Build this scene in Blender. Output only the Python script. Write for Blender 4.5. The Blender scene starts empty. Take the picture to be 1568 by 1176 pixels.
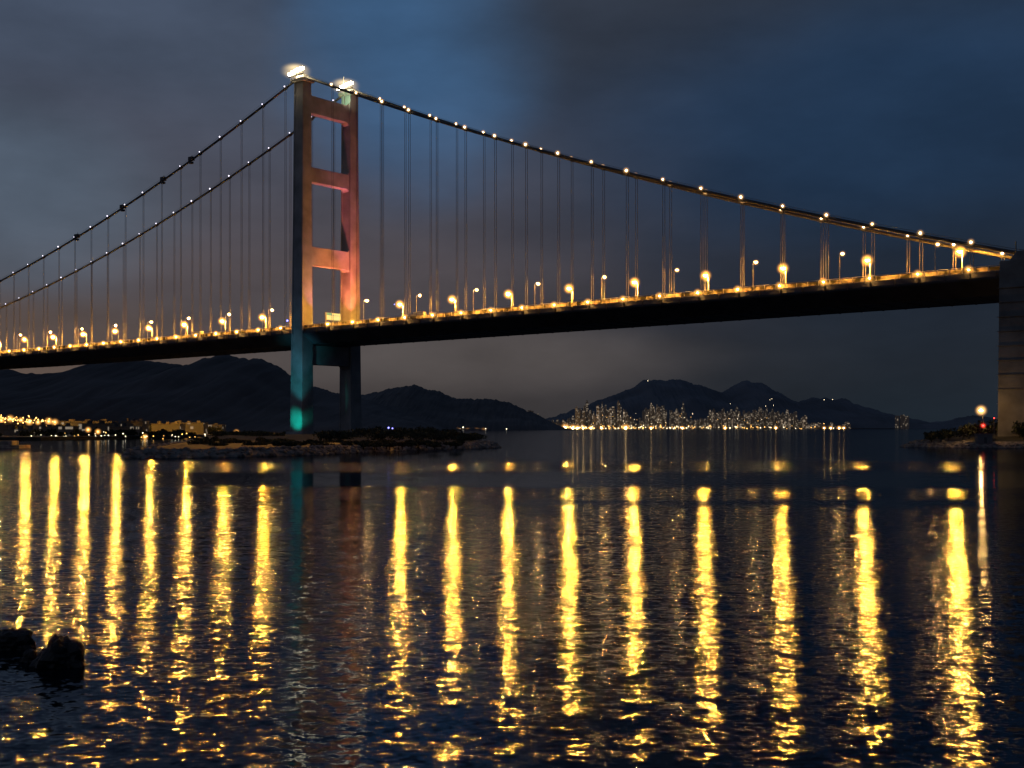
import bpy, bmesh, math, random
from mathutils import Vector, Matrix, noise as mnoise
random.seed(7)
scene=bpy.context.scene
scene.view_settings.view_transform='Standard'
scene.view_settings.look='None'
scene.view_settings.exposure=0
COL=scene.collection
F=1900.0; HZ=655.0; H=7.0
def sx(x,Z): return (x-784)/F*Z
def sz(y,Z): return H+(HZ-y)/F*Z

# ---------------------------------------------------------------- materials
def newmat(name):
    m=bpy.data.materials.new(name); m.use_nodes=True
    nt=m.node_tree; nt.nodes.clear()
    out=nt.nodes.new('ShaderNodeOutputMaterial')
    return m,nt,out
def principled(name,col,rough=.8,metal=0,nscale=.3,var=.35,bump=0.0):
    m,nt,out=newmat(name)
    b=nt.nodes.new('ShaderNodeBsdfPrincipled')
    b.inputs['Roughness'].default_value=rough; b.inputs['Metallic'].default_value=metal
    tc=nt.nodes.new('ShaderNodeNewGeometry'); n=nt.nodes.new('ShaderNodeTexNoise')
    n.inputs['Scale'].default_value=nscale; n.inputs['Detail'].default_value=6
    nt.links.new(tc.outputs['Position'],n.inputs['Vector'])
    r=nt.nodes.new('ShaderNodeValToRGB')
    r.color_ramp.elements[0].position=.3; r.color_ramp.elements[1].position=.7
    r.color_ramp.elements[0].color=[c*(1-var) for c in col]+[1]
    r.color_ramp.elements[1].color=[min(1,c*(1+var)) for c in col]+[1]
    nt.links.new(n.outputs['Fac'],r.inputs[0]); nt.links.new(r.outputs[0],b.inputs['Base Color'])
    if bump:
        bp=nt.nodes.new('ShaderNodeBump'); bp.inputs['Distance'].default_value=bump
        nt.links.new(n.outputs['Fac'],bp.inputs['Height']); nt.links.new(bp.outputs[0],b.inputs['Normal'])
    nt.links.new(b.outputs[0],out.inputs[0])
    return m
def emis(name,col,st,sample='AUTO'):
    m,nt,out=newmat(name)
    e=nt.nodes.new('ShaderNodeEmission'); e.inputs[0].default_value=(*col,1); e.inputs[1].default_value=st
    nt.links.new(e.outputs[0],out.inputs[0]); m.cycles.emission_sampling=sample
    return m
def halo(name,col,st,k=4.0):
    # lens bloom painted as a glowing shell: bright middle, nothing at the rim
    m,nt,out=newmat(name)
    lw=nt.nodes.new('ShaderNodeLayerWeight'); lw.inputs['Blend'].default_value=.5
    inv=nt.nodes.new('ShaderNodeMath'); inv.operation='SUBTRACT'; inv.inputs[0].default_value=1
    nt.links.new(lw.outputs['Facing'],inv.inputs[1])
    pw=nt.nodes.new('ShaderNodeMath'); pw.operation='POWER'; pw.inputs[1].default_value=k
    nt.links.new(inv.outputs[0],pw.inputs[0])
    ml=nt.nodes.new('ShaderNodeMath'); ml.operation='MULTIPLY'; ml.inputs[1].default_value=st
    nt.links.new(pw.outputs[0],ml.inputs[0])
    e=nt.nodes.new('ShaderNodeEmission'); e.inputs[0].default_value=(*col,1)
    nt.links.new(ml.outputs[0],e.inputs[1])
    t=nt.nodes.new('ShaderNodeBsdfTransparent'); a=nt.nodes.new('ShaderNodeAddShader')
    nt.links.new(t.outputs[0],a.inputs[0]); nt.links.new(e.outputs[0],a.inputs[1])
    nt.links.new(a.outputs[0],out.inputs[0]); m.cycles.emission_sampling='NONE'
    return m

M_conc=principled('tower_concrete',(.22,.22,.23),.85,0,.12,.3)
M_concd=principled('pier_concrete',(.13,.13,.13),.9,0,.15,.35)
M_steel=principled('deck_steel',(.03,.03,.035),.6,.0,.15,.4)
M_cable=principled('cable_steel',(.045,.045,.05),.6,0,.5,.3)
M_hang=principled('hanger_steel',(.08,.08,.10),.6,0,.5,.2)
M_asph=principled('asphalt',(.05,.05,.05),.9,0,.5,.2)
M_pole=principled('lamp_pole_paint',(.26,.26,.25),.5,.3,2,.1)
M_rock=principled('shore_rock',(.17,.16,.15),.9,0,.6,.6,.3)
M_blackrock=principled('wet_rock',(.008,.0075,.007),.6,0,3,.5,.08)
M_soil=principled('soil',(.025,.025,.02),.95,0,.2,.5)
M_leaf=principled('foliage',(.018,.026,.012),.9,0,.4,.6)
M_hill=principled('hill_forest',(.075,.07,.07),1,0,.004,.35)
M_hillfar=principled('hill_far',(.12,.125,.14),1,0,.003,.25)  # distance haze mixed into the colour
M_wall=principled('building_wall',(.10,.10,.105),.9,0,.05,.3)

# ---------------------------------------------------------------- mesh builder
class MB:
    def __init__(s): s.v=[];s.f=[];s.m=[]
    def quadbox(s,o,ax,ay,az,mat=0):
        o=Vector(o);ax=Vector(ax);ay=Vector(ay);az=Vector(az)
        b=len(s.v)
        for k in (0,1):
            for (i,j) in ((0,0),(1,0),(1,1),(0,1)):
                s.v.append(o+ax*i+ay*j+az*k)
        for f in ((0,3,2,1),(4,5,6,7),(0,1,5,4),(1,2,6,5),(2,3,7,6),(3,0,4,7)):
            s.f.append([b+i for i in f]); s.m.append(mat)
    def frustum(s,c0,c1,h0,h1,ux,uy,mat=0):
        b=len(s.v)
        for c,h in ((c0,h0),(c1,h1)):
            c=Vector(c)
            for i,j in ((-1,-1),(1,-1),(1,1),(-1,1)):
                s.v.append(c+Vector(ux)*h[0]*i+Vector(uy)*h[1]*j)
        for f in ((0,3,2,1),(4,5,6,7),(0,1,5,4),(1,2,6,5),(2,3,7,6),(3,0,4,7)):
            s.f.append([b+i for i in f]); s.m.append(mat)
    def tube(s,pts,r,n=6,mat=0,r2=None):
        b=len(s.v); N=len(pts)
        pts=[Vector(p) for p in pts]
        for i,p in enumerate(pts):
            d=(pts[min(i+1,N-1)]-pts[max(i-1,0)]).normalized()
            a=d.cross(Vector((0,0,1)))
            if a.length<.01: a=Vector((1,0,0))
            a.normalize(); c=d.cross(a)
            rr=r if r2 is None else r+(r2-r)*i/(N-1)
            for k in range(n):
                t=2*math.pi*k/n
                s.v.append(p+a*math.cos(t)*rr+c*math.sin(t)*rr)
        for i in range(N-1):
            for k in range(n):
                s.f.append([b+i*n+k,b+i*n+(k+1)%n,b+(i+1)*n+(k+1)%n,b+(i+1)*n+k]); s.m.append(mat)
        s.f.append([b+k for k in range(n)][::-1]); s.m.append(mat)
        s.f.append([b+(N-1)*n+k for k in range(n)]); s.m.append(mat)
    def lathe(s,c,prof,n=16,mat=0):
        b=len(s.v)
        for r,z in prof:
            for k in range(n):
                t=2*math.pi*k/n; s.v.append(Vector((c[0]+r*math.cos(t),c[1]+r*math.sin(t),c[2]+z)))
        for i in range(len(prof)-1):
            for k in range(n):
                s.f.append([b+i*n+k,b+i*n+(k+1)%n,b+(i+1)*n+(k+1)%n,b+(i+1)*n+k]); s.m.append(mat)
        s.f.append([b+k for k in range(n)]); s.m.append(mat)
    def ball(s,c,r,sub=1,mat=0,sc=(1,1,1),rough=0,seed=0):
        bm=bmesh.new(); bmesh.ops.create_icosphere(bm,subdivisions=sub,radius=1)
        b=len(s.v); c=Vector(c)
        for v in bm.verts:
            p=v.co.copy()
            if rough:
                q=p*1.3+Vector((seed*7.1,seed*3.3,seed))
                p*=1+rough*mnoise.noise(q)+rough*.5*mnoise.noise(q*3)+rough*.25*mnoise.noise(q*8)
            s.v.append(c+Vector((p.x*sc[0],p.y*sc[1],p.z*sc[2]))*r)
        for f in bm.faces:
            s.f.append([b+v.index for v in f.verts]); s.m.append(mat)
        bm.free()
    def obj(s,name,mats,parent=None,smooth=False,smooth_mats=None):
        me=bpy.data.meshes.new(name); me.from_pydata([tuple(v) for v in s.v],[],s.f)
        for m in mats: me.materials.append(m)
        me.polygons.foreach_set('material_index',s.m)
        if smooth: me.polygons.foreach_set('use_smooth',[True]*len(s.f))
        elif smooth_mats: me.polygons.foreach_set('use_smooth',[x in smooth_mats for x in s.m])
        me.update()
        o=bpy.data.objects.new(name,me); COL.objects.link(o)
        if parent: o.parent=parent
        return o

# ---------------------------------------------------------------- bridge frame of reference
N0=Vector((-115.7,683,0))
U=Vector((0.784,-0.6207,0)).normalized()
P=Vector((U.y,-U.x,0))     # towards the viewer's side
Zv=Vector((0,0,1))
def W(t,q,z): return N0+U*t+P*q+Zv*z
SEP=37.0
def zdeck(t): return 61.4+(.0067*t if t>0 else .007*t if t>-300 else -2.1)
def zcab(t):
    if t>=0:
        if t<=378:
            s=t/378; return 201*(1-s)+70.5*s-4*7.5*s*(1-s)
        return 70.5-(t-378)*.22
    return 73+128*((t+688)/688)**2

bridge=bpy.data.objects.new('suspension_bridge',None); COL.objects.link(bridge)

# tower
tw=MB()
HZs=[(0,4.9,4.0),(60,4.4,3.6),(130,3.9,3.1),(197,3.6,2.8)]
for q in (0,-SEP):
    inw=(-1 if q==0 else 1)
    for i in range(3):
        z0,a0,b0=HZs[i]; z1,a1,b1=HZs[i+1]
        tw.frustum(W(0,q+inw*z0*.003,z0),W(0,q+inw*z1*.003,z1),(a0,b0),(a1,b1),U,P)
    tw.frustum(W(0,q,-2),W(0,q,5.0),(7.5,6.5),(6.6,5.6),U,P)
    for i in range(3):
        z0,a0,b0=HZs[i]; z1,a1,b1=HZs[i+1]
        for sg in (-1,1):
            tw.frustum(W(sg*(a0-.5),q+inw*z0*.003,z0+.01),W(sg*(a1-.5),q+inw*z1*.003,z1-.01),(.45,b0+.25),(.45,b1+.25),U,P)
    tw.frustum(W(0,q+inw*.6,197),W(0,q+inw*.6,198.6),(4.9,4.2),(5.1,4.4),U,P)
    tw.frustum(W(0,q+inw*.6,198.6),W(0,q+inw*.6,201.2),(3.4,2.6),(2.4,1.8),U,P)
def beam(z0,z1,hw,hz=3.5):
    qa,qb=-2.9,-SEP+2.9
    tw.quadbox(W(-hw,qb,z0),U*2*hw,P*(qa-qb),Zv*(z1-z0))
    for q,dr in ((qa,-1),(qb,1)):
        for side in (0,1):
            z=z0 if side==0 else z1
            dz=-hz if side==0 else hz
            b=len(tw.v)
            for uu in (-hw+.05,hw-.05):
                tw.v+= [W(uu,q,z),W(uu,q+dr*hz,z),W(uu,q,z+dz)]
            for f in ((0,1,2),(3,5,4),(1,4,5,2),(0,3,4,1),(0,2,5,3)):
                tw.f.append([b+i for i in f]); tw.m.append(0)
beam(181,190.5,2.4,2.2); beam(143,151,2.6,2.0); beam(97,107,2.8,2.0); beam(42,52.5,3.4,3.0)
for q in (0,-SEP):
    for k in range(-4,5):
        tw.tube([W(k*1.1,q+4.2,198.6),W(k*1.1,q+4.2,200)],.08,4)
tw.tube([W(0,-SEP*.85,191),W(0,-SEP*.85,207)],.18,5)
tower=tw.obj('bridge_tower',[M_conc],bridge)

M_top=emis('saddle_floodlight',(1,.80,.45),75)
M_glowT=halo('saddle_glow',(1,.72,.32),1.1,9)
tl=MB()
for q in (0,-SEP):
    for u_,z_ in ((-4.8,201.3),(-2.4,202.0),(0,202.5),(2.4,202.9),(4.8,203.1)):
        tl.ball(W(u_,q+4.3,z_),1.0,1,0,(1.5,1.5,.95))
    tl.quadbox(W(-6,q+3.9,199.8),U*12,P*.6,Zv*1.0,1)
    tl.ball(W(0,q+4.3,202.3),8.4,4,2,(1.25,1.25,.7))
tl.obj('saddle_floodlights',[M_top,M_steel,M_glowT],bridge,True)

# deck
T0,T1=-760,376
dk=MB()
sec=[(2.2,0),(3.4,-2.2),(3.2,-3.0),(-3.5,-8.2),(-SEP+3.5,-8.2),(-SEP-3.2,-3.0),(-SEP-3.4,-2.2),(-SEP-2.2,0)]
ts=list(range(T0,T1+1,8))
if ts[-1]!=T1: ts.append(T1)
for t in ts:
    for q,z in sec: dk.v.append(W(t,q,zdeck(t)+z))
n=len(sec)
for i in range(len(ts)-1):
    for k in range(n):
        a=i*n+k; c=i*n+(k+1)%n
        dk.f.append([a,c,c+n,a+n]); dk.m.append(1 if k==n-1 else 0)
dk.f.append(list(range(n))); dk.m.append(0)
dk.f.append([ (len(ts)-1)*n+k for k in range(n)][::-1]); dk.m.append(0)
t=T0+3
while t<T1:
    dk.quadbox(W(t,-SEP+4,zdeck(t)-8.4),U*.5,P*(SEP-8),Zv*.3)
    dk.quadbox(W(t,3.0,zdeck(t)-2.9),U*.25,P*.75,Zv*2.6)
    t+=9.42
dk.obj('deck_girder',[M_steel,M_asph],bridge)
mk=MB(); M_mark=principled('road_paint',(.75,.75,.72),.7)
t=T0+4
while t<T1-6:
    for q in (-4.5,-8,-26.5,-30.5):
        mk.quadbox(W(t,q,zdeck(t)+.02),U*4+Zv*.028,P*.15,Zv*.01)
    t+=12
mk.obj('lane_markings',[M_mark],bridge)

m,nt,out=newmat('parapet_screen')
d=nt.nodes.new('ShaderNodeBsdfDiffuse'); tr=nt.nodes.new('ShaderNodeBsdfTranslucent'); mx=nt.nodes.new('ShaderNodeMixShader')
g=nt.nodes.new('ShaderNodeNewGeometry'); nn=nt.nodes.new('ShaderNodeTexNoise'); nn.inputs['Scale'].default_value=.22; nn.inputs['Detail'].default_value=5
rr=nt.nodes.new('ShaderNodeValToRGB'); rr.color_ramp.elements[0].position=.42; rr.color_ramp.elements[0].color=(.02,.02,.018,1); rr.color_ramp.elements[1].position=.64; rr.color_ramp.elements[1].color=(.34,.30,.25,1)
nt.links.new(g.outputs['Position'],nn.inputs['Vector']); nt.links.new(nn.outputs['Fac'],rr.inputs[0])
nt.links.new(rr.outputs[0],d.inputs[0]); nt.links.new(rr.outputs[0],tr.inputs[0]); mx.inputs[0].default_value=.6
nt.links.new(d.outputs[0],mx.inputs[1]); nt.links.new(tr.outputs[0],mx.inputs[2]); nt.links.new(mx.outputs[0],out.inputs[0])
M_par=m
pr=MB()
for q in (2.25,-SEP-2.25):
    t=T0
    while t<T1-1:
        L=min(4.71,T1-t)
        b=len(pr.v)
        pr.v+=[W(t+.2,q,zdeck(t)+.1),W(t+L-.2,q,zdeck(t+L)+.1),W(t+L-.2,q,zdeck(t+L)+1.6),W(t+.2,q,zdeck(t)+1.6)]
        pr.f.append([b,b+1,b+2,b+3]); pr.m.append(0)
        pr.quadbox(W(t-.12,q-.12,zdeck(t)+.01),U*.24,P*.24,Zv*2.0,1)
        t+=4.71
    pr.tube([W(t,q,zdeck(t)+2.0) for t in range(T0,T1+1,16)],.1,4,1)
pr.obj('parapet',[M_par,M_pole],bridge)

# cables
cb=MB(); tsl=[-750+10*i for i in range(75)]+[0]
tsr=[0+9*i for i in range(43)]+[400,430,462]
for q in (0,-SEP):
    cb.tube([W(t,q,zcab(t)) for t in tsl],.62,8)
    cb.tube([W(t,q,zcab(t)) for t in tsr],.72,8)
    for s in (-.6,.6):
        cb.tube([W(t,q+s,zcab(t)+1.3) for t in tsl],.05,4)
        cb.tube([W(t,q+s,zcab(t)+1.3) for t in tsr],.05,4)
cb.obj('main_cables',[M_cable],bridge,True)
SP=18.85
st=[5.5+SP*k for k in range(-40,20) if abs(5.5+SP*k)>9]
hg=MB(); cl=MB()
for q in (0,-SEP):
    for t in st:
        for d in (-.55,.55):
            hg.tube([W(t+d,q,zdeck(t)-.5),W(t+d,q,zcab(t+d))],.11,4)
        hg.tube([W(t-.9,q,zcab(t-.9)),W(t+.9,q,zcab(t+.9))],.95,8,1)
hg.obj('hangers',[M_hang,M_cable],bridge)
tg=MB()
for xs in (293,250,188,118):
    a=(xs-784)/F; t=(a*683+115.7)/(.784+a*.6207)
    tg.quadbox(W(t-1.8,-1.1,zcab(t)-.3),U*3.6,P*2.2,Zv*2.3)
    tg.quadbox(W(t-1.2,-.9,zcab(t)-2.1),U*2.2,P*1.8,Zv*1.2)
    tg.tube([W(t,-.5,zcab(t)+2),W(t,-.5,zcab(t)+3.3)],.15,4)
tg.obj('cable_trolleys',[M_cable],bridge)

M_cw=emis('cable_lamp_warm',(1,.66,.30),22,'NONE'); M_cwh=emis('cable_lamp_white',(.88,.82,1),2.6,'NONE')
M_ch=halo('cable_lamp_glow',(1,.52,.18),.7,9)
def litset(bm_,t,q):
    if t>0:
        r=random.uniform(.36,.52)
        bm_.ball(W(t,q+.9,zcab(t)+.9),r,1,0); bm_.ball(W(t,q+.9,zcab(t)+.9),r*4.0,3,2)
    else:
        bm_.ball(W(t,q+.8,zcab(t)+.9),random.uniform(.3,.52),1,1)
for q in (0,-SEP):
    for t in st: litset(cl,t,q)
cl.obj('cable_lights',[M_cw,M_cwh,M_ch],bridge,False,(2,))
M_el=emis('deck_edge_lamp',(1,.50,.12),130,'AUTO'); M_eh=halo('deck_edge_glow',(1,.42,.07),1.0,9)
el=MB()
for t in st:
    el.ball(W(t,3.6,zdeck(t)+1.0),.32,1,0,(1.3,1.3,.8)); el.ball(W(t,3.6,zdeck(t)+1.0),2.5,3,1)
    el.quadbox(W(t-.25,2.4,zdeck(t)+.2),U*.5,P*1.0,Zv*.25,2)
el.obj('deck_edge_lights',[M_el,M_eh,M_pole],bridge,False,(1,))

# side-span pier
pp=MB()
for q in (0,-SEP):
    pp.frustum(W(384,q,-2),W(384,q,zdeck(376)+3),(9.5,5.2),(9.0,4.6),U,P)
    pp.frustum(W(384,q,zdeck(376)+3),W(384,q,zdeck(376)+6.5),(6,3.4),(3.6,2.6),U,P)
    pp.tube([W(380,q+2,zdeck(376)+4),W(380,q+2,zdeck(376)+10)],.2,5)
    for k in range(1,12): pp.quadbox(W(374.2,q-5.4,k*5.2),U*19.2,P*10.8,Zv*.12)
pp.quadbox(W(378,-SEP+5,40),U*12,P*(SEP-10),Zv*13)
pp.quadbox(W(378,-SEP+4.9,-1),U*12,P*(SEP-9.8),Zv*12)
pp.quadbox(W(393.6,-SEP-3,52.6),U*300,P*(SEP+6),Zv*10.8)
for k in range(1,5):
    for q in (-6,-SEP+6): pp.frustum(W(392+k*62,q,-2),W(392+k*62,q,52.5),(3,3),(3,3),U,P)
pp.obj('approach_pier',[M_concd],bridge)

# ---------------------------------------------------------------- street lamps
M_bulb=emis('sodium_lamp',(1,.42,.045),23000); M_bulbd=emis('sodium_lamp_shielded',(1,.48,.12),4200)
M_lh=halo('sodium_glow',(1,.42,.06),2.6,12); M_lhd=halo('sodium_glow_weak',(1,.50,.15),.8,10)
def lampmesh(name,bulb,hl,r,hr):
    b=MB()
    b.tube([(0,0,0),(0,0,6),(0,0,11.6)],.17,8,0,.10)
    b.tube([(0,0,0),(0,0,.9)],.28,8,0)
    b.tube([(0,0,11.5),(0,.5,12.3),(0,1.4,12.75),(0,2.5,12.25+r*.95)],.08,6,0)
    # hood added over the lantern to keep its light off tower and cables
    b.lathe((0,2.6,12.25),[(r*.25,r*.98),(r*.8,r*.85),(r*1.15,r*.45),(r*1.3,r*.05)],16,0)
    b.ball((0,2.6,12.25),r,1,1,(1,1,.6))
    b.ball((0,2.6,12.2),hr,4,2)
    o=b.obj(name,[M_pole,bulb,hl],None,False,(2,)); me=o.data; bpy.data.objects.remove(o); return me
LM1=lampmesh('street_lamp_facing',M_bulb,M_lh,.70,3.7); LM2=lampmesh('street_lamp_away',M_bulbd,M_lhd,.38,1.7)
angP=math.atan2(P.y,P.x)-math.pi/2
for k in range(-19,9):
    if k==-1: continue
    t=48.9+37.7*k
    for q,me,rot in ((-29.0,LM1,0),(1.0,LM2,math.pi)):
        o=bpy.data.objects.new('street_lamp',me); COL.objects.link(o)
        o.location=W(t,q,zdeck(t)+.01); o.rotation_euler=(0,0,angP+rot)

gs=MB()
M_sign=emis('lit_sign',(.95,.75,.25),1.1,'NONE'); M_sign2=emis('lit_sign_band',(.45,.9,.45),.5,'NONE')
tS=9
gs.quadbox(W(tS,-20,zdeck(tS)+5.0),P*10.5,U*.5,Zv*4.2,0)
gs.quadbox(W(tS+.52,-19.8,zdeck(tS)+5.3),P*10.1,U*.05,Zv*2.4,1)
gs.quadbox(W(tS+.52,-19.8,zdeck(tS)+7.9),P*6.1,U*.05,Zv*1.1,1)
gs.quadbox(W(tS+.52,-13.2,zdeck(tS)+7.9),P*3.4,U*.05,Zv*1.1,2)
for q in (-20.4,-9.4): gs.quadbox(W(tS,q,zdeck(tS)+.01),P*.5,U*.5,Zv*9.2,0)
gs.obj('overhead_sign_gantry',[M_pole,M_sign,M_sign2])

# vehicles
M_white=principled('vehicle_paint',(.5,.5,.48),.35,0,1,.05); M_glass=principled('vehicle_glass',(.02,.02,.025),.1); M_tyre=principled('tyre',(.02,.02,.02),.9)
M_tail=emis('tail_light',(1,.05,.02),6,'NONE')
M_red=principled('vehicle_red',(.45,.04,.03),.35,0,1,.05)
def vehicle(name,t,q,kind,mat,dirn=1):
    b=MB()
    def bx(x0,x1,y0,y1,z0,z1,m): b.quadbox((x0,y0,z0),(x1-x0,0,0),(0,y1-y0,0),(0,0,z1-z0),m)
    if kind=='truck':
        bx(-4.5,2.2,-1.2,1.2,1.1,3.9,0); b.frustum((3.5,0,.6),(3.3,0,3.0),(1.1,1.15),(.9,1.1),(1,0,0),(0,1,0),0)
        bx(4.2,4.5,-1,1,1.7,2.6,1); bx(-4.5,4.3,-1,1,.6,1.08,2); xs=(-3.3,-2.2,3.1)
    else:
        b.frustum((0,0,.35),(0,0,.95),(2.2,.9),(2.1,.85),(1,0,0),(0,1,0),0)
        b.frustum((-.2,0,.95),(-.3,0,1.5),(1.4,.8),(.9,.68),(1,0,0),(0,1,0),1); xs=(-1.35,1.35)
    for x in xs:
        for y in (-1,.8): b.tube([(x,y,.42),(x,y+.22,.42)],.42,12,2)
    xr=-4.52 if kind=='truck' else -2.2
    for y in (-.8,.55): bx(xr-.05,xr,y,y+.25,.8,1.0,3)
    o=b.obj(name,[mat,M_glass,M_tyre,M_tail]); o.location=W(t,q,zdeck(t)+.01)
    o.rotation_euler=(0,math.atan(-.0067)*dirn,math.atan2(U.y,U.x)+(0 if dirn>0 else math.pi))
vehicle('lorry',85,-2,'truck',M_white,-1)
vehicle('car',150,-2.5,'car',M_white,-1); vehicle('car',268,-2.5,'car',M_red,-1); vehicle('car',192,-2.5,'car',M_red,1); vehicle('lorry',-95,-2.5,'truck',M_white,-1)

# ---------------------------------------------------------------- tower floodlights
def spot(name,loc,target,col,power,ang=60,blend=.8,rad=.5):
    l=bpy.data.lights.new(name,'SPOT'); l.color=col; l.energy=power; l.spot_size=math.radians(ang); l.spot_blend=blend; l.shadow_soft_size=rad
    o=bpy.data.objects.new(name,l); COL.objects.link(o); o.location=loc
    d=(Vector(target)-Vector(loc)).normalized(); o.rotation_euler=d.to_track_quat('-Z','Y').to_euler(); o.parent=bridge
zt=65
spot('floodlight_red',W(13,-SEP+12,zt),W(0,-SEP+1,88),(1,.19,.09),200000,44,1)
spot('floodlight_red',W(17,-SEP+10,zt),W(1,-SEP,122),(1,.15,.12),330000,34,1)
spot('floodlight_pink',W(12,-5,zt),W(4,-2,84),(1,.22,.35),40000,40,1)
spot('floodlight_pink',W(14,-6,zt),W(4,-2,130),(.9,.22,.42),40000,30,1)
spot('floodlight_violet',W(20,-26,zt),W(0,-26,150),(.70,.17,.40),210000,28,1)
spot('floodlight_beam',W(15,-18,zt+1),W(2,-18,103),(1,.20,.09),240000,44,1)
spot('floodlight_teal',W(9,22,4),W(0,2,12),(.0,.78,.56),38000,36,1)
spot('floodlight_teal',W(13,24,4),W(0,2,40),(.03,.40,.44),70000,36,1)
spot('floodlight_blue',W(13,26,4),W(0,0,58),(.08,.24,.40),60000,30,1)
spot('floodlight_green',W(3,-SEP+10,193.5),W(0,-SEP+2,196),(.35,.9,.45),3000,110)
spot('floodlight_white',W(8,-SEP+12,192),W(0,-SEP,196),(1,.8,.5),3000,90)

# ---------------------------------------------------------------- water
m,nt,out=newmat('sea_water')
L=nt.links.new
geo=nt.nodes.new('ShaderNodeNewGeometry')
sep=nt.nodes.new('ShaderNodeSeparateXYZ'); L(geo.outputs['Position'],sep.inputs[0])
def math_(op,a,b=None,clamp=False):
    n=nt.nodes.new('ShaderNodeMath'); n.operation=op; n.use_clamp=clamp
    for i,v in enumerate((a,b)):
        if v is None: continue
        if isinstance(v,(int,float)): n.inputs[i].default_value=v
        else: L(v,n.inputs[i])
    return n.outputs[0]
def noise_(scx,scy,detail=2,rough=.5,col=True,off=0):
    mp=nt.nodes.new('ShaderNodeMapping'); mp.inputs['Scale'].default_value=(scx,scy,1); mp.inputs['Location'].default_value=(off,off*1.7,0)
    L(geo.outputs['Position'],mp.inputs['Vector'])
    n=nt.nodes.new('ShaderNodeTexNoise'); n.inputs['Scale'].default_value=1; n.inputs['Detail'].default_value=detail; n.inputs['Roughness'].default_value=rough
    L(mp.outputs[0],n.inputs['Vector'])
    return n.outputs['Color'] if col else n.outputs['Fac']
def vmath(op,a,b):
    n=nt.nodes.new('ShaderNodeVectorMath'); n.operation=op
    for i,v in enumerate((a,b)):
        if isinstance(v,tuple): n.inputs[i].default_value=v
        else: L(v,n.inputs[i])
    return n.outputs[0]
y=sep.outputs['Y']
wob=math_('MULTIPLY',math_('SUBTRACT',noise_(.012,.012,3,.5,False,5),.5),.16)
inv=math_('ADD',math_('DIVIDE',100.0,math_('MAXIMUM',y,10.0)),wob)
cr=nt.nodes.new('ShaderNodeValToRGB'); L(math_('DIVIDE',inv,4.0),cr.inputs[0])
e=cr.color_ramp.elements
e[0].position=0; e[0].color=(.22,)*3+(1,)
e[1].position=1; e[1].color=(1.0,)*3+(1,)
for p,v in ((.09,.16),(.103,.95),(.120,.95),(.131,.10),(.167,.10),(.178,.80),(.203,.80),(.212,.2),(.224,.3),(.245,.8),(.38,1.0)):
    q_=e.new(p); q_.color=(v,v,v,1)
left=math_('MULTIPLY',math_('SUBTRACT',math_('DIVIDE',sep.outputs['X'],y),-.24),-9.0,True)
nearfac=math_('SUBTRACT',1,math_('MULTIPLY',math_('SUBTRACT',y,290),.01,True),True)
lm=math_('MAXIMUM',cr.outputs[0],math_('MULTIPLY',math_('MULTIPLY',left,.8),nearfac))
far=math_('ADD',1.0,math_('MULTIPLY',math_('DIVIDE',math_('SUBTRACT',y,90),110,True),.75))
c1=vmath('SUBTRACT',noise_(1.8,2.4,2,.55),(.5,.5,.5))
c2=vmath('SUBTRACT',noise_(5.0,6.5,1,.5,True,13),(.5,.5,.5))
c3=vmath('SUBTRACT',noise_(.28,.65,1,.5,True,31),(.5,.5,.5))
def scale_(a,s):
    n=nt.nodes.new('ShaderNodeVectorMath'); n.operation='SCALE'; L(a,n.inputs[0])
    if isinstance(s,(int,float)): n.inputs['Scale'].default_value=s
    else: L(s,n.inputs['Scale'])
    return n.outputs[0]
tot=vmath('ADD',vmath('ADD',scale_(c1,.44),scale_(c2,.32)),scale_(c3,.10))
tot=scale_(tot,math_('MULTIPLY',lm,far))
s3=nt.nodes.new('ShaderNodeSeparateXYZ'); L(tot,s3.inputs[0])
cmb=nt.nodes.new('ShaderNodeCombineXYZ'); L(math_('MULTIPLY',s3.outputs[0],.24),cmb.inputs[0]); L(s3.outputs[1],cmb.inputs[1]); cmb.inputs[2].default_value=1
nv=nt.nodes.new('ShaderNodeVectorMath'); nv.operation='NORMALIZE'; L(cmb.outputs[0],nv.inputs[0])
gl=nt.nodes.new('ShaderNodeBsdfAnisotropic'); gl.distribution='BECKMANN'; gl.inputs['Color'].default_value=(.50,.57,.68,1)
L(nv.outputs[0],gl.inputs['Normal'])
L(math_('ADD',.09,math_('MULTIPLY',lm,.035)),gl.inputs['Roughness'])
df=nt.nodes.new('ShaderNodeBsdfDiffuse'); df.inputs[0].default_value=(.003,.007,.012,1)
fr=nt.nodes.new('ShaderNodeFresnel'); fr.inputs['IOR'].default_value=1.333; L(nv.outputs[0],fr.inputs['Normal'])
mxs=nt.nodes.new('ShaderNodeMixShader'); L(fr.outputs[0],mxs.inputs[0]); L(df.outputs[0],mxs.inputs[1]); L(gl.outputs[0],mxs.inputs[2])
L(mxs.outputs[0],out.inputs[0])
wm=MB(); wm.v=[Vector((-30000,-300,0)),Vector((30000,-300,0)),Vector((30000,45000,0)),Vector((-30000,45000,0))]; wm.f=[[0,1,2,3]]; wm.m=[0]
wm.obj('water',[m])

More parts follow.
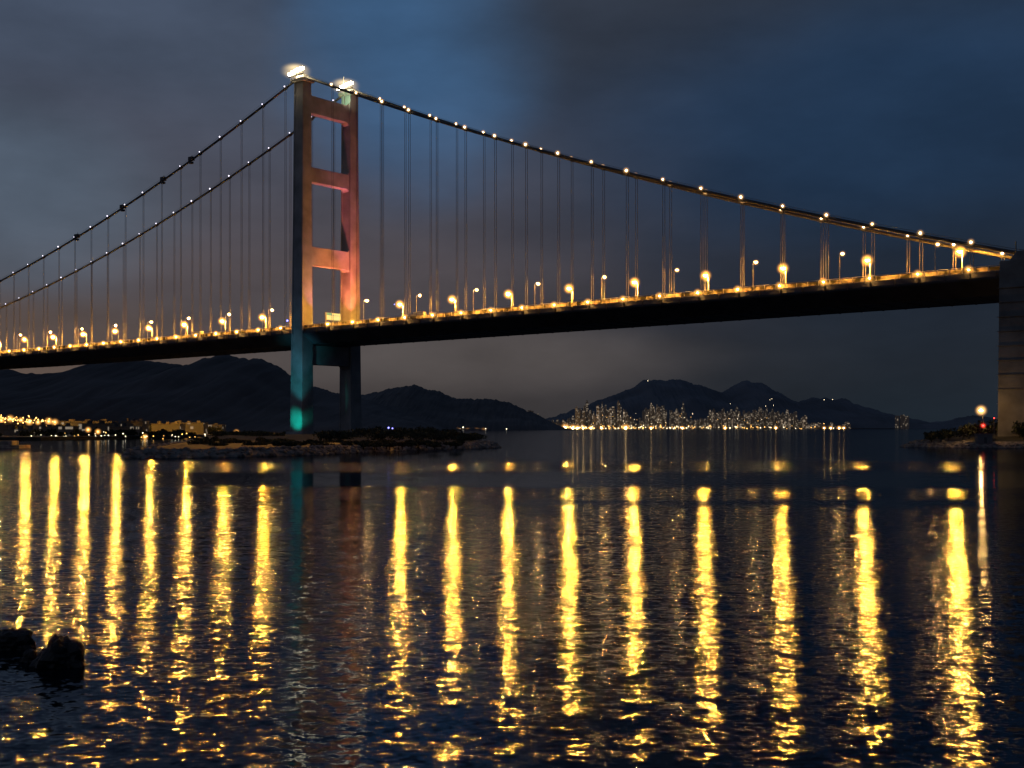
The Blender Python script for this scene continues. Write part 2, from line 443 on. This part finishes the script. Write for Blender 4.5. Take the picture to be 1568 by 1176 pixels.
# ---------------------------------------------------------------- islands
def island(name,poly,top,inset=5,hump=None):
    bm=bmesh.new()
    pts=[]
    Np=len(poly)
    for i in range(Np):
        a=Vector(poly[i]); b_=Vector(poly[(i+1)%Np]); k=max(1,int((b_-a).length/7))
        for j in range(k):
            p=a.lerp(b_,j/k); p+=Vector((mnoise.noise(Vector((p.x*.08,p.y*.08,0))),mnoise.noise(Vector((p.x*.08,p.y*.08,9)))))*2.5
            pts.append(p)
    c=sum((p for p in pts),Vector((0,0)))/len(pts)
    rings=[(0,-1.2),(.25,.35),(1.0,top)]
    vr=[]
    for s,z in rings:
        ring=[]
        for p in pts:
            d=(c-p).normalized(); q=p+d*inset*s
            zz=z+(mnoise.noise(Vector((q.x*.3,q.y*.3,3)))*.35 if z>0 else 0)
            ring.append(bm.verts.new((q.x,q.y,zz)))
        vr.append(ring)
    for fr in (.25,.5,.75):
        ring=[]
        for p in pts:
            q=p+(c-p).normalized()*inset; q=q.lerp(c,fr)
            ring.append(bm.verts.new((q.x,q.y,top+(hump(q) if hump else 0)+mnoise.noise(Vector((q.x*.05,q.y*.05,1)))*.6)))
        vr.append(ring)
    n=len(pts)
    for r in range(len(vr)-1):
        for i in range(n):
            f=bm.faces.new((vr[r][i],vr[r][(i+1)%n],vr[r+1][(i+1)%n],vr[r+1][i])); f.material_index=0 if r<2 else 1
    f=bm.faces.new(vr[-1]); f.material_index=1
    bmesh.ops.recalc_face_normals(bm,faces=bm.faces)
    me=bpy.data.meshes.new(name); bm.to_mesh(me); bm.free(); me.materials.append(M_rock); me.materials.append(M_soil)
    o=bpy.data.objects.new(name,me); COL.objects.link(o)
    return pts,c
polyA=[(-88,277),(-66,296),(-51,318),(-33,378),(-4,432),(-26,560),(-45,745),(-70,790),(-150,770),(-175,700),(-126,480),(-96,330)]
ptsA,cA=island('tower_island',polyA,2.0,5,lambda q:max(0,min(1,(q.y-430)/150))*1.3)
polyB=[(143,452),(160,434),(185,424),(240,415),(330,420),(340,560),(200,560),(155,480)]
ptsB,cB=island('headland',polyB,2.2,5,lambda q:3.0)
rk=MB()
for pts,c in ((ptsA,cA),(ptsB,cB)):
    for i,p in enumerate(pts):
        if p.y>600: continue
        q2=pts[(i+1)%len(pts)]
        for j in range(26):
            d=(c-p).normalized(); w=random.random()
            q=p.lerp(q2,random.random())+d*(w*5.5)
            rk.ball((q.x,q.y,-.1+w*2.1),random.uniform(.3,.95),1,0,(1.3,1,.8),.45,random.random()*99)
rk.obj('rock_revetment',[M_rock])

def shrubs(name,spots,nleaf=170,ls=1):
    b=MB()
    for (x,yy,z,r,h) in spots:
        b.tube([(x,yy,z-1),(x+.2,yy,z+h*.5)],.18,5,1,.06)
        for k in range(nleaf):
            d=Vector((random.gauss(0,1),random.gauss(0,1),random.gauss(0,1))).normalized()
            rad=random.random()**.4
            lump=1+.45*mnoise.noise(d*2+Vector((x,yy,0)))
            p=Vector((x+d.x*r*rad*lump,yy+d.y*r*rad*lump,z+h*.5+d.z*h*.5*rad*lump))
            s=random.uniform(.25,.6)*ls
            a=Vector((random.uniform(-1,1),random.uniform(-1,1),random.uniform(-1,1))).normalized()*s
            c=a.cross(Vector((random.uniform(-1,1),random.uniform(-1,1),random.uniform(-1,1)))).normalized()*s*.7
            i=len(b.v); b.v+=[p-a,p+c,p+a,p-c]; b.f.append([i,i+1,i+2,i+3]); b.m.append(0)
    return b.obj(name,[M_leaf,M_soil])
sp=[]
for i in range(210):
    Z=random.uniform(450,740); xs=random.uniform(330,735)
    if Z<560 and xs<430: continue
    x=sx(xs,Z)
    if abs(xs-463)<26 and Z<700: continue
    env=math.exp(-((xs-610)/75)**2)
    hh=random.uniform(1.6,3.2)+env*random.uniform(1.0,3.2)
    if xs>700: hh*=.6
    sp.append((x,Z,2.4,random.uniform(2.5,5),hh))
for i in range(60):
    Z=random.uniform(345,430); xs=random.uniform(430,715)
    sp.append((sx(xs,Z),Z,1.7,random.uniform(1,2.6),random.uniform(.6,1.5)))
for i in range(40):
    Z=random.uniform(350,460); xs=random.uniform(300,450)
    sp.append((sx(xs,Z),Z,1.7,random.uniform(1,3),random.uniform(.6,1.9)))
shrubs('shrubs',sp)
sp=[]
for i in range(60):
    Z=random.uniform(436,500); xs=random.uniform(1418,1640)
    hh=1.5+max(0,min(1,(xs-1400)/110))*3.6
    sp.append((sx(xs,Z),Z,2.2+max(0,min(1,(xs-1400)/110))*2.2,random.uniform(1.6,3.6),hh*random.uniform(.6,1.2)))
shrubs('shrubs',sp)
nb=MB(); M_nl=emis('headland_lamp',(1,.52,.14),520); M_nr=emis('red_beacon',(1,.04,.03),9,'NONE'); M_nh=halo('headland_glow',(1,.5,.15),1.8,10); M_nrh=halo('red_glow',(1,.05,.03),.8,9)
Z=440; x=sx(1505,Z); zz=sz(628,Z)
nb.tube([(x,Z,2),(x,Z,zz)],.12,6,0,.08); nb.tube([(x,Z,zz),(x-.9,Z-.4,zz+.25)],.07,5,0)
nb.quadbox((x-1.5,Z-.7,zz+.3),(.9,0,0),(0,.5,0),(0,0,.2),0)
nb.ball((x-.8,Z-.5,zz-.1),.55,1,1,(1,1,.7)); nb.ball((x-.8,Z-.5,zz-.1),2.8,3,2)
nb.obj('harbour_lamp',[M_cable,M_nl,M_nh],None,False,(2,))
nb=MB(); x=sx(1494,Z); zz=sz(650,Z)
nb.quadbox((x-1.6,Z-6.2,1.4),(5.2,0,0),(0,3.0,0),(0,0,3.2)); nb.quadbox((x-1.9,Z-6.5,4.6),(5.8,0,0),(0,3.6,0),(0,0,.35)); nb.quadbox((x+.6,Z-6.28,1.6),(1,0,0),(0,.06,0),(0,0,2.1),3)
nb.tube([(x,Z-4,4.5),(x,Z-4,zz)],.15,6,0)
nb.ball((x,Z-7,zz-.4),.36,1,1); nb.ball((x,Z-7,zz-.4),1.5,3,2); nb.ball((x+5,Z-4,zz+2.2),.22,1,1)
nb.tube([(x+5,Z-4,1.5),(x+5,Z-4,zz+2)],.12,6,0)
nb.obj('navigation_beacon',[M_wall,M_nr,M_nrh,M_cable],None,False,(2,))

def boulder(x,Z,r,sc,seed):
    b=MB(); b.ball((x,Z,.22*r),r,4,0,sc,.42,seed)
    b.ball((x+r*.7,Z-.15,.0),r*.42,3,0,(1.2,1,.8),.4,seed+3); b.ball((x-r*.75,Z+.1,.0),r*.36,3,0,(1.2,1,.9),.4,seed+5)
    b.obj('boulder',[M_blackrock])
boulder(-13.35,36.6,.66,(1.0,.9,1.05),3.3)
boulder(-15.9,39.5,.62,(1.1,.9,.85),8.1)
boulder(-14.45,37.2,.26,(1.0,.8,1.0),5.2)

# ---------------------------------------------------------------- hills
def hill(name,prof,D,depth,mat,zb=-5,amp=1.0):
    X=[sx(p[0],D) for p in prof]; Zs=[sz(p[1],D) for p in prof]
    def ridge(x):
        if x<=X[0]: return Zs[0]
        for i in range(len(X)-1):
            if x<=X[i+1]:
                s=(x-X[i])/(X[i+1]-X[i]); s=s*s*(3-2*s)*.5+s*.5
                return Zs[i]*(1-s)+Zs[i+1]*s
        return Zs[-1]
    nx=520; ny=26; b=MB()
    for j in range(ny+1):
        v=j/ny*2-1
        for i in range(nx+1):
            x=X[0]+(X[-1]-X[0])*i/nx
            fall=(1-abs(v))**(.9 if v<0 else 1)
            h=ridge(x)*fall
            nz=mnoise.fractal(Vector((x/D*14,v*2.2,D*.001)),1.0,2.0,6)
            n2=mnoise.fractal(Vector((x/D*110,v*9,1)),.7,2.0,5)
            h+=nz*ridge(x)*.25*(1-fall)*fall*2*amp + n2*D*.0015*(fall>.02)*min(1,ridge(x)/(D*.01))
            b.v.append(Vector((x,D+v*depth*(1+.25*mnoise.noise(Vector((x/D*9,0,5)))),max(zb,h) if fall>0 else zb)))
    for j in range(ny):
        for i in range(nx):
            a=j*(nx+1)+i; b.f.append([a,a+1,a+nx+2,a+nx+1]); b.m.append(0)
    return b.obj(name,[mat],None,True)
hill('hills',[(-420,600),(-300,575),(-150,555),(-60,560),(0,563),(45,573),(100,570),(150,554),(205,548),(245,555),(285,559),(320,548),(343,541),(366,548),(400,550),(425,560),(445,574),(480,592),(520,603),(560,612),(640,640),(700,662)],3600,1300,M_hill)
hill('hills',[(440,655),(500,618),(560,604),(600,594),(635,590),(662,597),(700,610),(750,611),(780,617),(815,631),(835,642),(860,655),(870,660)],4800,1200,M_hill)
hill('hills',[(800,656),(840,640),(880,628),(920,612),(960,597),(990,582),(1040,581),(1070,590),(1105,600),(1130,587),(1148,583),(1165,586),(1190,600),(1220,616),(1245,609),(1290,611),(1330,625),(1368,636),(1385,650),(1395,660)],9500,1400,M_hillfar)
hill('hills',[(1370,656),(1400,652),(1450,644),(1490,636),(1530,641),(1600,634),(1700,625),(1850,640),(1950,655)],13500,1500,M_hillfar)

# ---------------------------------------------------------------- distant city
def citymat(name,cw,ch,prob,strength,wall,glow=0.0):
    m,nt,out=newmat(name); L=nt.links.new
    g=nt.nodes.new('ShaderNodeNewGeometry')
    d=nt.nodes.new('ShaderNodeVectorMath'); d.operation='DIVIDE'; d.inputs[1].default_value=(cw,cw,ch); L(g.outputs['Position'],d.inputs[0])
    f=nt.nodes.new('ShaderNodeVectorMath'); f.operation='FLOOR'; L(d.outputs[0],f.inputs[0])
    w=nt.nodes.new('ShaderNodeTexWhiteNoise'); L(f.outputs[0],w.inputs['Vector'])
    gt=nt.nodes.new('ShaderNodeMath'); gt.operation='GREATER_THAN'; gt.inputs[1].default_value=1-prob; L(w.outputs['Value'],gt.inputs[0])
    cr=nt.nodes.new('ShaderNodeValToRGB'); cr.color_ramp.elements[0].color=(1,.50,.18,1); cr.color_ramp.elements[1].color=(1,.82,.6,1)
    s=nt.nodes.new('ShaderNodeSeparateColor'); L(w.outputs['Color'],s.inputs[0]); L(s.outputs[0],cr.inputs[0])
    sx_=nt.nodes.new('ShaderNodeSeparateXYZ'); L(g.outputs['Normal'],sx_.inputs[0])
    ab=nt.nodes.new('ShaderNodeMath'); ab.operation='LESS_THAN'; ab.inputs[1].default_value=.5; L(sx_.outputs[2],ab.inputs[0])
    mu=nt.nodes.new('ShaderNodeMath'); mu.operation='MULTIPLY'; L(gt.outputs[0],mu.inputs[0]); L(ab.outputs[0],mu.inputs[1])
    m2=nt.nodes.new('ShaderNodeMath'); m2.operation='MULTIPLY_ADD'; m2.inputs[1].default_value=strength; m2.inputs[2].default_value=glow; L(mu.outputs[0],m2.inputs[0])  # even wall glow painted in for street light on the facades
    b=nt.nodes.new('ShaderNodeBsdfPrincipled'); b.inputs['Base Color'].default_value=(*wall,1); b.inputs['Roughness'].default_value=.8
    L(cr.outputs[0],b.inputs['Emission Color']); L(m2.outputs[0],b.inputs['Emission Strength']); L(b.outputs[0],out.inputs[0])
    m.cycles.emission_sampling='NONE'; return m
CM=[citymat('city_windows_dim',8,6,.12,.16,(.20,.19,.17),.008),citymat('city_windows',8,6,.2,.20,(.22,.20,.17),.010),citymat('city_windows_bright',8,6,.3,.28,(.24,.21,.17),.014)]
def tower_block(b,x,Z,w,dpt,h,mat=0,z0=0):
    b.quadbox((x-w/2,Z,z0),(w,0,0),(0,dpt,0),(0,0,h),mat)
    if random.random()<.6: b.quadbox((x-w*.25,Z+dpt*.2,z0+h-.5),(w*.5,0,0),(0,dpt*.6,0),(0,0,h*.06+3),mat)
    if random.random()<.3: b.quadbox((x+w*.5-.1,Z+2,z0),(w*.5,0,0),(0,dpt*.7,0),(0,0,h*.8),mat)
b=MB()
for i in range(640):
    xs=random.choice((random.uniform(835,1300),random.uniform(850,1075),random.uniform(1075,1240)))
    Z=random.uniform(7300,8100)
    hp=random.triangular(4,20,10)
    if 880<xs<960: hp=random.triangular(6,42,16)
    if 985<xs<1050: hp=random.triangular(8,40,24)
    if 1085<xs<1220: hp=random.triangular(6,32,16)
    if xs>1235: hp=random.uniform(2,10)
    if xs<870: hp=random.uniform(2,14)
    wpx=random.uniform(1.8,4.5)
    tower_block(b,sx(xs,Z),Z,wpx*Z/F,25,hp*Z/F,random.choice((0,0,0,0,0,0,1,1,2)))
for xs,y0,hpx in ((1372,640,12),(1380,638,10),(1387,641,13),(812,632,10),(820,636,8),(808,630,6)):
    Z=8200; b.quadbox((sx(xs,Z),Z,0),(22,0,0),(0,22,0),(0,0,sz(y0,Z)+hpx*.3*Z/F),0)
b.obj('city_skyline',CM)
ld=MB(); ld.quadbox((sx(820,7200),7200,-2),(2100,0,0),(0,1200,0),(0,0,5)); 
ld.quadbox((sx(560,3900),3700,-2),(560,0,0),(0,900,0),(0,0,6)); ld.obj('coast',[M_soil])

# left shore
M_ind=citymat('warehouse_windows',2.4,2.0,.08,.22,(.06,.065,.07),.004)
ldl=MB(); 
P0=[(-470,700),(-330,690),(-262,690),(-255,740),(-190,900),(-120,1150),(-120,2300),(-1600,2300),(-1600,700)]
n=len(P0); ldl.v=[Vector((x,y_,-2)) for x,y_ in P0]+[Vector((x,y_,1.8)) for x,y_ in P0]
ldl.f=[list(range(n,2*n))]+[[i,(i+1)%n,(i+1)%n+n,i+n] for i in range(n)]; ldl.m=[0]*len(ldl.f)
ldl.obj('shoreline',[M_soil])
def warehouse(x,Z,w,d,h):
    b=MB(); b.quadbox((x,Z,1.7),(w,0,0),(0,d,0),(0,0,h),0)
    b.quadbox((x-.4,Z-.4,1.7+h),(w+.8,0,0),(0,d+.8,0),(0,0,.5),1)
    for k in range(3): b.quadbox((x+w*(.15+.3*k),Z+d*.3,2.2+h),(w*.1,0,0),(0,d*.2,0),(0,0,random.uniform(1,2.4)),1)
    k=3.0
    while k<w-4:
        b.quadbox((x+k,Z-.06,1.75),(3.0,0,0),(0,.05,0),(0,0,3.2),1); k+=7.5
    b.obj('warehouse',[M_ind,M_wall])
for xs,Z,w,h in ((60,860,22,6),(120,900,30,8),(165,850,18,6),(186,930,16,10),(232,960,22,8),(262,1000,26,9),(285,1180,34,8),(0,820,22,4),(-60,830,30,7),(90,1150,50,11)):
    warehouse(sx(xs,Z),Z,w,16,h)
jt=MB(); jt.quadbox((sx(-60,440),425,-2),(sx(55,440)-sx(-60,440),0,0),(0,10,0),(0,0,3.0))
jt.quadbox((sx(0,440),428,1),(9,0,0),(0,6,0),(0,0,1.5)); jt.obj('jetty',[M_rock])
sp=[]
for i in range(70):
    Z=random.uniform(1000,1300); xs=random.uniform(-20,330)
    sp.append((sx(xs,Z),Z,2,random.uniform(6,12),random.uniform(4,9)))
for i in range(40):
    Z=random.uniform(770,840); xs=random.uniform(-20,300)
    if sx(xs,Z)>-205: continue
    sp.append((sx(xs,Z),Z,1.6,random.uniform(2,5),random.uniform(1.5,5)))
o=shrubs('distant_trees',sp,140,2)

M_f1=emis('shore_lamp_warm',(1,.50,.12),7,'NONE'); M_f2=emis('shore_lamp_white',(1,.80,.5),7,'NONE'); M_f3=emis('shore_lamp_blue',(.25,.25,1),4,'NONE')
M_f4=emis('shore_lamp_bright',(1,.58,.20),36,'AUTO'); M_fh=halo('shore_glow',(1,.45,.10),.9,9)
fl=MB()
def fl_add(xs,ys,Z,rpx,mat,hl=0):
    c=(sx(xs,Z),Z,sz(ys,Z)); fl.ball(c,rpx*Z/F,1,mat)
    if hl: fl.ball(c,hl*Z/F,3,4)
for i in range(70):
    xs=random.uniform(-10,105); fl_add(xs,641+xs*.07+random.gauss(0,3),2250,random.uniform(.4,1.0),0)
for xs in (5,18,30,44,57,72,84): fl_add(xs+random.uniform(-3,3),642+xs*.06+random.uniform(-2,2),2250,random.uniform(.9,1.4),0,random.uniform(6,9))
for i in range(45): fl_add(random.uniform(60,190),random.gauss(658,3),1250,random.uniform(.4,.9),random.choice((0,0,1)))
for i in range(75): fl_add(random.uniform(20,430),random.gauss(668,2.8),765,random.uniform(.3,.8),random.choice((0,1,1)))
for xs,ys in ((135,658),(150,661),(222,669),(335,664),(362,662),(393,667),(405,667),(420,668),(285,676),(305,674)): fl_add(xs,ys,760,1.3,0,7)
for i in range(60): fl_add(random.uniform(690,795),random.gauss(660,2),3650,random.uniform(.4,1.0),random.choice((0,0,1)))
for xs in (702,716,730,741): fl_add(xs,661,3650,1.6,0,8)
for i in range(260): fl_add(random.triangular(780,1305,860),random.gauss(656.0,1.6)-abs(random.gauss(0,1.4)),7150,random.uniform(.3,.7),random.choice((0,0,1)))
for i in range(60): fl_add(random.triangular(870,1240,950),random.uniform(632,654),7250,random.uniform(.2,.36),random.choice((0,1)))
for xs,r in ((796,3),(828,3),(843,2.2),(852,2),(866,3.2),(877,2.6),(893,2.2),(884,2.2),(905,2),(921,1.6),(958,3),(997,1.8),(1045,1.6),(1110,1.4),(1188,1.6),(1262,1.4),(1272,1.5),(1285,1.7),(1292,1.5)):
    fl_add(xs,655.5,7150,r*.65,3,r*3.4)
for i in range(10): fl_add(random.uniform(935,1190),random.uniform(610,635),7900,random.uniform(.25,.38),1)
for xs in (992,1262,1275): fl_add(xs,583 if xs<1000 else 612,8300,.4,1)
fl_add(595,655,500,1.5,2); fl_add(601,656,500,1.2,2); fl_add(440,491,690,1.6,2); fl_add(604,466,655,.8,2)
fl.obj('city_lights',[M_f1,M_f2,M_f3,M_f4,M_fh],None,False,(4,))

# ---------------------------------------------------------------- sky
world=bpy.data.worlds.new('World'); scene.world=world; world.use_nodes=True
nt=world.node_tree; nt.nodes.clear(); L=nt.links.new
out=nt.nodes.new('ShaderNodeOutputWorld')
tc=nt.nodes.new('ShaderNodeTexCoord'); sp_=nt.nodes.new('ShaderNodeSeparateXYZ'); L(tc.outputs['Generated'],sp_.inputs[0])
def wm_(op,a,b=None,clamp=False):
    n=nt.nodes.new('ShaderNodeMath'); n.operation=op; n.use_clamp=clamp
    for i,v in enumerate((a,b)):
        if v is None: continue
        if isinstance(v,(int,float)): n.inputs[i].default_value=v
        else: L(v,n.inputs[i])
    return n.outputs[0]
def srgb(r,g,b):
    f=lambda c:(c/255/12.92) if c/255<=.04045 else ((c/255+.055)/1.055)**2.4
    return (f(r),f(g),f(b),1)
def ramp(fac,stops):
    r=nt.nodes.new('ShaderNodeValToRGB'); L(fac,r.inputs[0]); e=r.color_ramp.elements
    e[0].position=stops[0][0]; e[0].color=stops[0][1]; e[1].position=stops[-1][0]; e[1].color=stops[-1][1]
    for p,c in stops[1:-1]: q=e.new(p); q.color=c
    return r.outputs[0]
X,Y,Zc=sp_.outputs
el_=wm_('MULTIPLY',Zc,2.2,True)
left=ramp(el_,[(0,srgb(68,62,60)),(.12,srgb(76,70,70)),(.28,srgb(82,76,80)),(.45,srgb(74,77,90)),(.6,srgb(70,80,98)),(.75,srgb(68,80,100)),(1,srgb(50,62,84))])
right=ramp(el_,[(0,srgb(28,36,44)),(.1,srgb(32,38,46)),(.25,srgb(34,42,54)),(.4,srgb(33,47,66)),(.6,srgb(36,54,78)),(.75,srgb(40,51,67)),(1,srgb(34,46,64))])
def noise_w(scale,sc=(1,1,1),detail=4,off=0,rough=.5):
    mp=nt.nodes.new('ShaderNodeMapping'); mp.inputs['Scale'].default_value=sc; mp.inputs['Location'].default_value=(off,off,off); L(tc.outputs['Generated'],mp.inputs['Vector'])
    n=nt.nodes.new('ShaderNodeTexNoise'); n.inputs['Scale'].default_value=scale; n.inputs['Detail'].default_value=detail; n.inputs['Roughness'].default_value=rough; L(mp.outputs[0],n.inputs['Vector']); return n.outputs['Fac']
n1=noise_w(4.5,(1,1,1.8),3,2.3)
side=wm_('ADD',wm_('ADD',wm_('MULTIPLY',X,2.1),.40),wm_('MULTIPLY',wm_('SUBTRACT',n1,.5),.5),True)
sm=nt.nodes.new('ShaderNodeMapRange'); sm.interpolation_type='SMOOTHSTEP'; L(side,sm.inputs[0])
def mix(fac,a,b,bt='MIX'):
    m=nt.nodes.new('ShaderNodeMix'); m.data_type='RGBA'; m.blend_type=bt
    if isinstance(fac,(int,float)): m.inputs[0].default_value=fac
    else: L(fac,m.inputs[0])
    for i,v in ((6,a),(7,b)):
        if isinstance(v,tuple): m.inputs[i].default_value=v
        else: L(v,m.inputs[i])
    return m.outputs[2]
base=mix(sm.outputs[0],left,right)
def blob(x0,z0,sx_,sz_,amt):
    a=wm_('DIVIDE',wm_('SUBTRACT',X,x0),sx_); b=wm_('DIVIDE',wm_('SUBTRACT',Zc,z0),sz_)
    d=wm_('ADD',wm_('MULTIPLY',a,a),wm_('MULTIPLY',b,b))
    d=wm_('ADD',d,wm_('MULTIPLY',wm_('SUBTRACT',noise_w(7,(1,1,2.2),4,x0*10+3),.5),1.8))
    mr=nt.nodes.new('ShaderNodeMapRange'); mr.interpolation_type='SMOOTHSTEP'; L(d,mr.inputs[0])
    mr.inputs[1].default_value=3.2; mr.inputs[2].default_value=-.5; mr.inputs[3].default_value=0; mr.inputs[4].default_value=amt
    return mr.outputs[0]
base=mix(blob(-.075,.30,.07,.085,1.0),base,srgb(62,94,130))
base=mix(blob(-.40,.17,.10,.05,.6),base,srgb(84,102,120))
base=mix(blob(-.03,.055,.13,.020,.6),base,srgb(92,86,84))
base=mix(blob(-.38,.04,.12,.04,.4),base,srgb(112,90,74))
base=mix(blob(.09,.32,.10,.05,.7),base,srgb(46,51,61))
base=mix(blob(.27,.23,.15,.06,.6),base,srgb(35,58,86))
cl_=nt.nodes.new('ShaderNodeMapRange'); L(noise_w(7,(1,1,2.6),6,7.7,.55),cl_.inputs[0]); cl_.inputs[1].default_value=.3; cl_.inputs[2].default_value=.7; cl_.inputs[3].default_value=.82; cl_.inputs[4].default_value=1.16
sc=nt.nodes.new('ShaderNodeVectorMath'); sc.operation='SCALE'; L(base,sc.inputs[0]); L(cl_.outputs[0],sc.inputs['Scale'])
sky=nt.nodes.new('ShaderNodeTexSky'); sky.sky_type='NISHITA'; sky.sun_disc=False; sky.sun_elevation=math.radians(-6); sky.sun_rotation=math.radians(180)
bg1=nt.nodes.new('ShaderNodeBackground'); L(sky.outputs[0],bg1.inputs[0]); bg1.inputs[1].default_value=.02
bg2=nt.nodes.new('ShaderNodeBackground'); L(sc.outputs[0],bg2.inputs[0]); bg2.inputs[1].default_value=1.0
ad=nt.nodes.new('ShaderNodeAddShader'); L(bg1.outputs[0],ad.inputs[0]); L(bg2.outputs[0],ad.inputs[1]); L(ad.outputs[0],out.inputs[0])

s=bpy.data.lights.new('night_fill','SUN'); s.energy=.03; s.angle=math.radians(20); s.color=(.8,.87,1)  # weak night fill added to bring out rocks and banks
so=bpy.data.objects.new('night_fill',s); COL.objects.link(so); so.rotation_euler=(math.radians(60),0,math.radians(-20))

# ---------------------------------------------------------------- camera
cam=bpy.data.cameras.new('camera'); co=bpy.data.objects.new('camera',cam); COL.objects.link(co)
co.location=(0,0,H); co.rotation_euler=(math.radians(90),0,0)
cam.sensor_width=36; cam.lens=F/1568*36; cam.shift_y=(HZ-588)/1568; cam.clip_end=60000; cam.clip_start=.5
scene.camera=co
